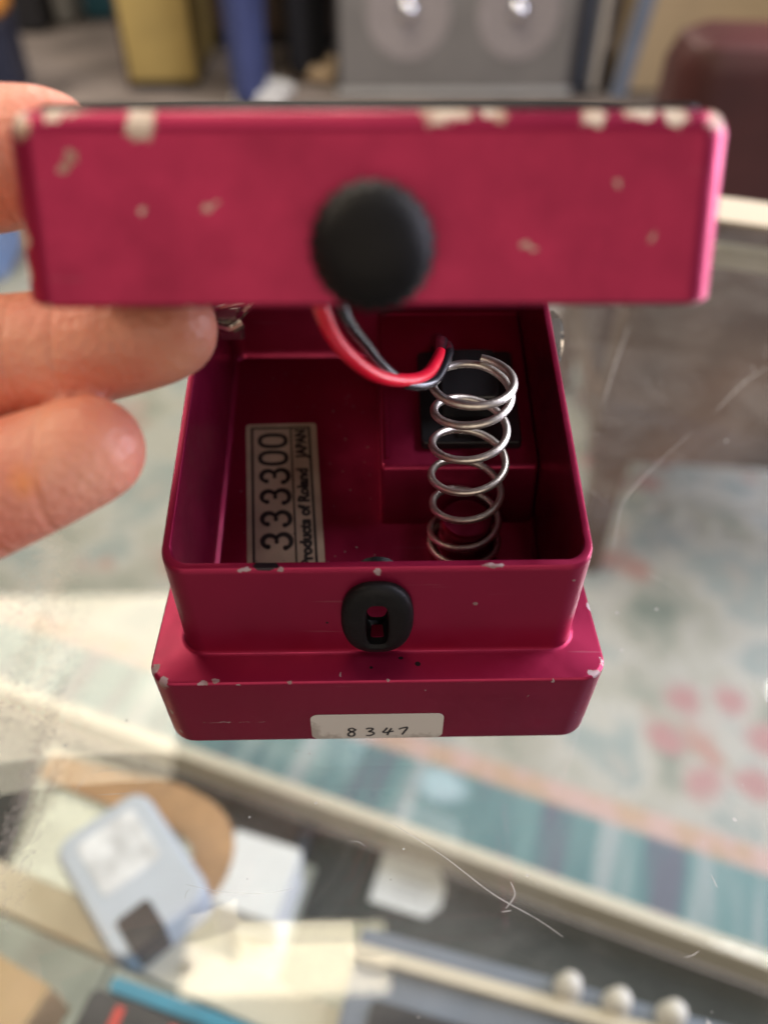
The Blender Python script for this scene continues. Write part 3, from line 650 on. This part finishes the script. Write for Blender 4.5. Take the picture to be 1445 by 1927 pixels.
def tr_ring(inset, w_, dr, r=3.2):
    """dr: how far the walls flare out at this height"""
    R.append([T(x, v, w_) for x, v in rounded_ring(-33.6+inset-dr, 33.6-inset+dr, inset-1.5*dr, 77-inset, max(r-inset*0.5, 0.6), 6)])
tr_ring(1.9, -TH+0.2, 0.8); tr_ring(0.5, -TH, 0.85); tr_ring(0.0, -TH+0.5, 0.85); tr_ring(0, -1.9, 0.1); tr_ring(0.15, -1.15, 0); tr_ring(0.6, -0.5, 0); tr_ring(1.2, -0.1, 0); tr_ring(1.9, 0, 0)
vs = loft(bm, R, False, True)
R = []; tr_ring(1.9, -TH+0.2, 0.8); tr_ring(2.2, -3.0, 0.1); tr_ring(3.0, -2.2, 0); loft(bm, R, False, True)
bmesh.ops.remove_doubles(bm, verts=bm.verts[:], dist=0.001)
trd = part('treadle', bm, M_TREADLE, pedal, ang=40)
bm = bmesh.new()
rr = rounded_ring(-31.2, 31.2, 2.4, 72, 2, 5)
loft(bm, [[T(x, v, -0.1) for x, v in rr], [T(x, v, 0.25) for x, v in rr], [T(x*0.99, 37+(v-37)*0.99, 0.5) for x, v in rr]])
pad = part('rubber_pad', bm, M_BLACK_RUBBER, trd)
# thumbscrew on the front of the treadle
kc = F+ew*(-0.2)+Vector((0.3, 0, 0)); kc = kc-ev*0.2
ax = -(ev*math.cos(0.12)-ew*math.sin(0.12))
bm = bmesh.new(); lathe(bm, [(3.0, -3.0), (3.0, 0.3), (5.4, 0.6), (5.75, 1.4), (5.8, 5.6), (5.55, 7.0), (4.9, 8.0), (3.6, 8.7), (1.8, 9.0), (0, 9.05)], kc, ax, 72)
for i_, v_ in enumerate(bm.verts):
    if 3 <= i_//72 <= 5 and i_ % 3 == 0: v_.co += (kc+ax*(v_.co-kc).dot(ax)-v_.co)*0.05
part('thumbscrew', bm, M_BLACK_RUBBER, trd)
bm = bmesh.new()
loft(bm, [[Vector((x, p.y, p.z)) for p in (T(0, 73.2, -TH+2), T(0, 75.0, -TH+2), Vector((0, 80.6, 54.6)), Vector((0, 78.8, 56.6)))] for x in (-32.4, 31.6)])
part('rear_light_shield', bm, M_PAINT, trd, smooth=False)  # unseen plate added to stop lamp light leaking into the bay from behind
# hinge arms reaching down outside the bay
for sx in (-1, 1):
    xa, xb = (-34.0, -32.9) if sx < 0 else (32.6, 33.6)
    bm = bmesh.new(); prof = [T(0, 62, -TH+1), T(0, 75, -TH+1), Vector((0, 79.5, 50)), Vector((0, 76.5, 46)), Vector((0, 72.5, 46.5)), Vector((0, 70, 51))]
    loft(bm, [[Vector((x, p.y, p.z)) for p in prof] for x in (xa, xb)]); part('hinge_arm', bm, M_PAINT, trd, smooth=False)

# ------------------------------------------------------------------ hand
def capsules(chains, voxel, name):
    """one continuous closed surface round chains of (x, y, z, radius)"""
    bm = bmesh.new()
    for ch in chains:
        P = spline([c[:3] for c in ch], 8); k = len(P)-1
        for i, p in enumerate(P):
            t = i/k*(len(ch)-1); j = min(int(t), len(ch)-2); r = ch[j][3]+(ch[j+1][3]-ch[j][3])*(t-j)
            bmesh.ops.create_icosphere(bm, subdivisions=3, radius=r, matrix=Matrix.Translation(p))
    o = bpy.data.objects.new('tmp', bm_mesh(bm, 'tmp', False)); COL.objects.link(o)
    r = o.modifiers.new('r', 'REMESH'); r.mode = 'VOXEL'; r.voxel_size = voxel*S
    s = o.modifiers.new('s', 'SMOOTH'); s.iterations = 8; s.factor = 0.5
    me = evaluated(o, name); bpy.data.objects.remove(o); me.name = name; return me
index = [(-112, -6, 58, 10.5), (-88, 8, 63, 9.2), (-64, 14.0, 65.6, 8.6), (-52, 15.6, 66.3, 8.3), (-40, 16.8, 67.4, 7.7), (-30.5, 17.3, 69.2, 7.2), (-26.6, 17.3, 70.1, 6.5)]
middle = [(-112, -24, 50, 10.5), (-84, -12, 51, 9.0), (-62, -4.5, 54.4, 8.3), (-50, -1.0, 57.2, 8.0), (-41.5, 1.4, 59.8, 7.5), (-34.8, 3.6, 61.6, 6.6)]
ring_ = [(-114, -38, 42, 10), (-88, -32, 36, 8.8), (-72, -26, 40, 8.0), (-74, -22, 50, 7.0)]
little = [(-118, -50, 36, 9), (-98, -50, 28, 7.5), (-86, -44, 32, 6.8), (-88, -38, 40, 6.0)]
thumb = [(-138, 4, 64, 14), (-106, 24, 74, 11.5), (-78, 33, 80.5, 9.6), (-60, 35, 83.2, 9.2), (-50, 35, 84.6, 9.0), (-43.5, 34.6, 85.6, 8.0), (-40.6, 34.2, 86.2, 6.4)]
palm = [(-116, -8, 56, 13), (-138, -14, 56, 17), (-165, -26, 54, 19), (-200, -50, 62, 22), (-255, -84, 90, 26), (-330, -130, 130, 31)]
palm2 = [(-116, -42, 42, 12), (-140, -40, 46, 16), (-168, -40, 50, 18)]
me = capsules([index, middle, ring_, little, thumb, palm, palm2], 0.8, 'hand')
m_sk, nt, b, out = mat('skin')
tc = N(nt, 'ShaderNodeTexCoord')
nz = N(nt, 'ShaderNodeTexNoise'); nz.inputs['Scale'].default_value = 95; nz.inputs['Detail'].default_value = 5; nt.links.new(tc.outputs['Object'], nz.inputs['Vector'])
rp = N(nt, 'ShaderNodeValToRGB'); rp.color_ramp.elements[0].position = 0.32; rp.color_ramp.elements[0].color = (0.68, 0.24, 0.155, 1); rp.color_ramp.elements[1].position = 0.68; rp.color_ramp.elements[1].color = (0.80, 0.385, 0.255, 1)
nt.links.new(nz.outputs[0], rp.inputs[0])
n3 = N(nt, 'ShaderNodeTexNoise'); n3.inputs['Scale'].default_value = 38; n3.inputs['Detail'].default_value = 3; nt.links.new(tc.outputs['Object'], n3.inputs['Vector'])
r3 = N(nt, 'ShaderNodeMapRange'); r3.inputs[1].default_value = 0.42; r3.inputs[2].default_value = 0.66; r3.inputs[4].default_value = 0.6; nt.links.new(n3.outputs[0], r3.inputs[0])
mr_ = N(nt, 'ShaderNodeMix', data_type='RGBA'); mr_.inputs[7].default_value = (0.62, 0.17, 0.12, 1); nt.links.new(r3.outputs[0], mr_.inputs[0]); nt.links.new(rp.outputs[0], mr_.inputs[6])
spot = blob_mask(nt, [((-39.5, -4.5, 63.5), (1.2, 5, 1.2))], 0.8, 300, 0.9)
mx = N(nt, 'ShaderNodeMix', data_type='RGBA'); mx.inputs[7].default_value = (0.82, 0.30, 0.11, 1); nt.links.new(spot, mx.inputs[0]); nt.links.new(mr_.outputs[2], mx.inputs[6]); nt.links.new(mx.outputs[2], b.inputs['Base Color'])
b.inputs['Subsurface Weight'].default_value = 0.35; b.inputs['Subsurface Radius'].default_value = (0.004, 0.0015, 0.0008); b.inputs['Subsurface Scale'].default_value = 1.0
b.inputs['Roughness'].default_value = 0.48
n2 = N(nt, 'ShaderNodeTexVoronoi'); n2.inputs['Scale'].default_value = 900; nt.links.new(tc.outputs['Object'], n2.inputs['Vector'])
bp = N(nt, 'ShaderNodeBump'); bp.inputs['Strength'].default_value = 0.3; bp.inputs['Distance'].default_value = 0.0006; fold = blob_mask(nt, [((x_, y_, z_), (0.45, 30, 30)) for x_, y_, z_ in ((-44.2, 10, 62), (-46.0, 10, 62), (-38.6, 0, 60), (-57, 10, 60))], 1.4, 140, 0.6)
sm_ = N(nt, 'ShaderNodeMath', operation='SUBTRACT'); nt.links.new(n2.outputs[0], sm_.inputs[0]); nt.links.new(fold, sm_.inputs[1])
nt.links.new(sm_.outputs[0], bp.inputs['Height']); nt.links.new(bp.outputs[0], b.inputs['Normal'])
me.materials.clear()
hand = link('hand', me, m_sk, None, ang=180)
tag(hand, 'bare left hand pinching and lifting the crimson treadle by its side', 'hand')

# ------------------------------------------------------------------ shop behind
M_WOOD = plain('dark brown wood', (0.085, 0.055, 0.038), 0.6, var=0.3, scale=6)
def box_thing(name, label, cat, loc, rot=0): return shelf_thing(name, (loc[0], loc[1], FLOOR_Z+0.5 if len(loc) < 3 else loc[2]), rot, label, cat)
# yellow cupboard
yc = box_thing('cupboard', 'yellow painted cupboard with dark maroon side standing on the carpet', 'cupboard', (-923, 3880), 2)
M_YEL = plain('ochre yellow paint', (0.43, 0.31, 0.10), 0.5, var=0.12, scale=6)
lpart('front_panel', [(-150, 148, 0, 24, 40, 900, 4, 2)], M_YEL, yc)
lpart('carcass', [(-146, 146, 25, 780, 30, 895, 4, 2)], M_YEL, yc)
lpart('side_panel', [(-166, -147, 10, 790, 0, 900, 3, 2)], plain('dark maroon wood', (0.045, 0.015, 0.014), 0.5), yc)
lpart('plinth', [(-140, 140, 30, 760, 0, 30, 2, 1)], M_DARK, yc)
lpart('knob', [(110, 122, -14, -1, 500, 514, 5, 4)], M_NICKEL, yc)
# dark wooden cabinet behind the people
dc = box_thing('wood_cabinet', 'dark brown wooden cabinet standing behind the two people', 'cabinet', (-440, 4700), 0)
lpart('carcass', [(-420, 420, 0, 420, 50, 1000, 6, 3)], M_WOOD, dc); lpart('door', [(-410, -6, -18, -1, 70, 980, 3, 2)], M_WOOD, dc); lpart('door', [(6, 410, -18, -1, 70, 980, 3, 2)], M_WOOD, dc); lpart('plinth', [(-400, 400, 20, 400, 0, 49, 3, 1)], M_DARK, dc)
# grey loudspeaker cabinet
sc = box_thing('speaker_cabinet', 'wide grey loudspeaker cabinet with two round drivers and silver bottom strip', 'speaker cabinet', (395, 3740), 0.3)
M_GRILLE = plain('grey grille cloth', (0.175, 0.165, 0.150), 0.8, var=0.12, scale=5, bump=0.5, bscale=700)
lpart('cabinet_box', [(-523, 523, 12, 400, 22, 900, 12, 5)], plain('dark grey vinyl', (0.06, 0.06, 0.065), 0.6), sc)
lpart('grille', [(-505, 505, -6, 11, 45, 885, 8, 3)], M_GRILLE, sc)
lpart('bottom_strip', [(-523, 523, -8, 11, 12, 44, 4, 2)], plain('silver strip', (0.62, 0.63, 0.60), 0.35, metal=0.6), sc)
for xx in (-215, 255):
    b2 = bmesh.new(); lathe(b2, [(178, 0), (176, 1.2), (168, 2), (160, 1.2), (60, 0.6), (58, 0.5), (0, 0.5)], (xx, -6.2, 330), (0, -1, 0), 48)
    me = bm_mesh(b2, 'driver'); o = bpy.data.objects.new('driver', me); COL.objects.link(o); me.materials.append(plain('driver ring', (0.27, 0.24, 0.225), 0.75)); o.parent = sc
    me.polygons.foreach_set('use_smooth', [True]*len(me.polygons))
    b3_ = bmesh.new(); lathe(b3_, [(46, 0), (42, 12), (32, 22), (18, 28), (0, 30)], (xx, -6.8, 340), (0, -1, 0), 32)
    me = bm_mesh(b3_, 'dust_cap'); o2 = bpy.data.objects.new('dust_cap', me); COL.objects.link(o2); me.materials.append(plain('polished dust cap', (0.85, 0.87, 0.92), 0.12, metal=1.0, var=0.02)); o2.parent = o
    me.polygons.foreach_set('use_smooth', [True]*len(me.polygons))
for xx in (-460, 430): lpart('foot', [(xx, xx+40, 30, 70, 0, 22, 8, 3)], M_DARK, sc)
# tall dark rack, slanting guitar stand post, and cardboard sheet on the right
rk = box_thing('equipment_rack', 'black upright rack beside the grey loudspeaker cabinet', 'rack', (990, 3800), 0)
lpart('upright', [(-60, -20, 0, 60, 0, 1200, 4, 2)], M_DARK, rk); lpart('upright', [(30, 62, 0, 60, 0, 1200, 4, 2)], plain('cream upright', (0.42, 0.38, 0.32), 0.5), rk); lpart('back_panel', [(-58, 60, 62, 90, 20, 1190, 3, 1)], M_SLATE, rk); lpart('foot', [(-64, 66, -20, 120, 0, 19, 4, 2)], M_DARK, rk)
ps = box_thing('leaning_post', 'blue grey post leaning beside the rack', 'post', (1140, 3760), 0)
b2 = bmesh.new(); R = []
for z, dx in ((0, 0), (600, 75), (1200, 150)): R.append([(x+dx, y, z) for x, y in rounded_ring(-36, 36, -20, 20, 6, 4)])
loft(b2, R); me = bm_mesh(b2, 'post'); o = bpy.data.objects.new('post', me); COL.objects.link(o); me.materials.append(M_SLATE); o.parent = ps
cb = box_thing('cardboard_sheet', 'large beige cardboard sheet leaning behind the maroon chair', 'cardboard', (1700, 3880), 0)
lpart('sheet', [(-560, 700, 0, 26, 0, 1300, 4, 2)], plain('beige cardboard', (0.56, 0.42, 0.24), 0.8, var=0.06, scale=4), cb)
# maroon chair just beyond the case
ch = box_thing('leather_chair', 'maroon leather chair with wooden back panel beyond the display case', 'chair', (640, 840), -6)
M_LEATHER = plain('maroon leather', (0.075, 0.022, 0.020), 0.42, var=0.2, scale=12, bump=0.4, bscale=220)
M_CHW = plain('reddish brown wood', (0.15, 0.075, 0.045), 0.5, var=0.55, scale=5)
lpart('back_cushion', [(-310, 330, -60, 70, 640, 838, 42, 36, 8)], M_LEATHER, ch)
lpart('back_panel', [(-300, 320, -20, 30, 260, 645, 8, 4)], M_CHW, ch)
lpart('seat_cushion', [(-300, 330, 80, 620, 330, 470, 50, 35, 8)], M_LEATHER, ch)
lpart('seat_frame', [(-295, 325, 32, 610, 270, 330, 10, 4)], M_CHW, ch)
for xx in (-285, 265):
    for yy in (-20, 550): lpart('leg', [(xx, xx+50, yy, yy+50, 0, 259 if yy < 0 else 269, 8, 3)], M_CHW, ch)
# boxes at the upper left
for nm, lab_, x, y, wd_, m_ in (('black_amplifier', 'black amplifier standing on the carpet by the far wall', -1880, 5000, 150, M_DARK), ('teal_case', 'dark teal equipment case standing beside the black amplifier', -1575, 5350, 180, plain('dark teal', (0.012, 0.075, 0.10), 0.5)), ('grey_case', 'grey equipment case between black amplifier and teal case', -1745, 5200, 90, plain('mid grey vinyl', (0.25, 0.24, 0.22), 0.6)), ('white_case', 'pale grey case on the carpet beside the black amplifier', -2110, 4980, 190, plain('pale grey', (0.5, 0.5, 0.5), 0.5))):
    t_ = box_thing(nm, lab_, nm.split('_')[1], (x, y), 4)
    lpart('shell', [(-wd_/2, wd_/2, 0, 300, 16, 700, 8, 4)], m_, t_); lpart('handle', [(-30, 30, 100, 130, 700.5, 725, 6, 4)], M_DARK, t_)
    for fx in (-wd_/2+12, wd_/2-32): lpart('foot', [(fx, fx+20, 20, 50, 0, 15.5, 4, 2)], M_DARK, t_)
nc = box_thing('navy_crate', 'navy blue plastic crate standing on the carpet', 'crate', (-1730, 3760), 6)
lpart('tub', [(-170, 170, 0, 300, 0, 260, 16, 6)], plain('navy plastic', (0.022, 0.028, 0.055), 0.5), nc); lpart('rim', [(-180, 180, -10, 310, 260.5, 285, 18, 6)], plain('navy plastic rim', (0.03, 0.035, 0.06), 0.5), nc)
ob = box_thing('orange_cushion', 'orange cushion resting on the navy crate', 'cushion', (-1730, 3790, FLOOR_Z+286), 6)
lpart('cushion', [(-165, 178, 10, 270, 0, 95, 60, 40, 8)], plain('orange cloth', (0.62, 0.26, 0.05), 0.8, var=0.1, scale=20), ob)
bt = box_thing('blue_tub', 'light blue plastic tub on the carpet beyond the display case', 'tub', (-1230, 2080), 8)
lpart('tub', [(-220, 200, -130, 150, 0, 110, 30, 10)], plain('light blue plastic', (0.16, 0.28, 0.60), 0.5, var=0.05), bt); lpart('lid', [(-228, 208, -138, 158, 110.5, 128, 32, 6)], plain('light blue lid', (0.18, 0.30, 0.62), 0.5, var=0.05), bt)

# two people standing in the shop; only their lower legs reach into the picture
def person(loc, rot, label, trousers, shoe, shirt, lean):
    root = shelf_thing('person', (loc[0], loc[1], FLOOR_Z), rot, label, 'person')
    def place(nm, me, m_):
        me.materials.clear(); o = bpy.data.objects.new(nm, me); COL.objects.link(o); me.materials.append(m_); o.parent = root
        me.polygons.foreach_set('use_smooth', [True]*len(me.polygons))
    legs = []
    for s in (-1, 1):
        legs.append([(s*95+lean, 0, 60, 62), (s*92+lean*0.8, 4, 260, 66), (s*92+lean*0.5, 0, 470, 74), (s*95, 0, 700, 92), (s*88, 0, 860, 104)])
    legs.append([(-70, 0, 900, 110), (70, 0, 900, 110)])
    place('trousers', capsules(legs, 14, 'trousers'), trousers)
    torso = [[(-60, 0, 960, 112), (-80, 0, 1180, 110), (-105, 0, 1380, 80)], [(60, 0, 960, 112), (80, 0, 1180, 110), (105, 0, 1380, 80)], [(0, 0, 960, 115), (0, 0, 1380, 95), (0, 0, 1470, 62)]]
    for s in (-1, 1): torso.append([(s*150, 0, 1390, 62), (s*225, 10, 1130, 46), (s*235, -60, 900, 36)])
    place('shirt', capsules(torso, 14, 'shirt'), shirt)
    head = [[(0, 0, 1440, 58), (0, -5, 1530, 60), (0, -12, 1590, 76), (0, -8, 1650, 82), (0, 0, 1690, 70)], [(0, -92, 1610, 14), (0, -84, 1640, 10)], [(-78, 0, 1620, 18), (-80, 2, 1640, 18)], [(78, 0, 1620, 18), (80, 2, 1640, 18)]]
    for s in (-1, 1): head.append([(s*235, -64, 890, 30), (s*234, -76, 820, 34), (s*230, -82, 760, 22)])
    head.append([(-180, 20, 1200, 20), (180, 20, 1200, 20)]); head.append([(-232, -60, 900, 26), (-205, 0, 1140, 26), (-150, 10, 1250, 26)]); head.append([(232, -60, 900, 26), (205, 0, 1140, 26), (150, 10, 1250, 26)]); head.append([(0, 0, 1200, 40), (0, 0, 1450, 50)])
    place('body', capsules(head, 9, 'body'), m_sk)
    place('hair', capsules([[(0, 30, 1600, 72), (0, 20, 1680, 80), (0, -10, 1716, 66)]], 9, 'hair'), M_DARK)
    for s in (-1, 1):
        place('shoe', capsules([[(s*95+lean, 40, 34, 34), (s*97+lean, -50, 36, 40), (s*101+lean, -140, 30, 30)], [(s*95+lean, 10, 50, 44), (s*95+lean, 20, 80, 44)]], 7, 'shoe'), shoe)
    return root
person((-500, 3690), 84, 'person in blue trousers and pale shoes standing beside the yellow cupboard', plain('blue denim', (0.045, 0.06, 0.16), 0.85, var=0.2, scale=12), plain('pale canvas shoe', (0.62, 0.62, 0.60), 0.7), plain('grey shirt', (0.2, 0.2, 0.22), 0.9), 0)
person((-265, 4120), 70, 'person in black trousers and tan shoes beside the grey loudspeaker cabinet', plain('black cloth', (0.008, 0.008, 0.012), 0.9), plain('tan shoe', (0.42, 0.30, 0.18), 0.6), plain('dark shirt', (0.05, 0.05, 0.06), 0.9), 0)
# back wall of the shop
bm = bmesh.new(); rbox(bm, -9000, 9000, 6500, 6600, FLOOR_Z, 1900, 5, 2)
wl = part('shop_wall', bm, plain('brown wall', (0.22, 0.17, 0.12), 0.8, var=0.1, scale=2), None)
tag(wl, 'plain brown back wall of the shop behind the equipment', 'wall')
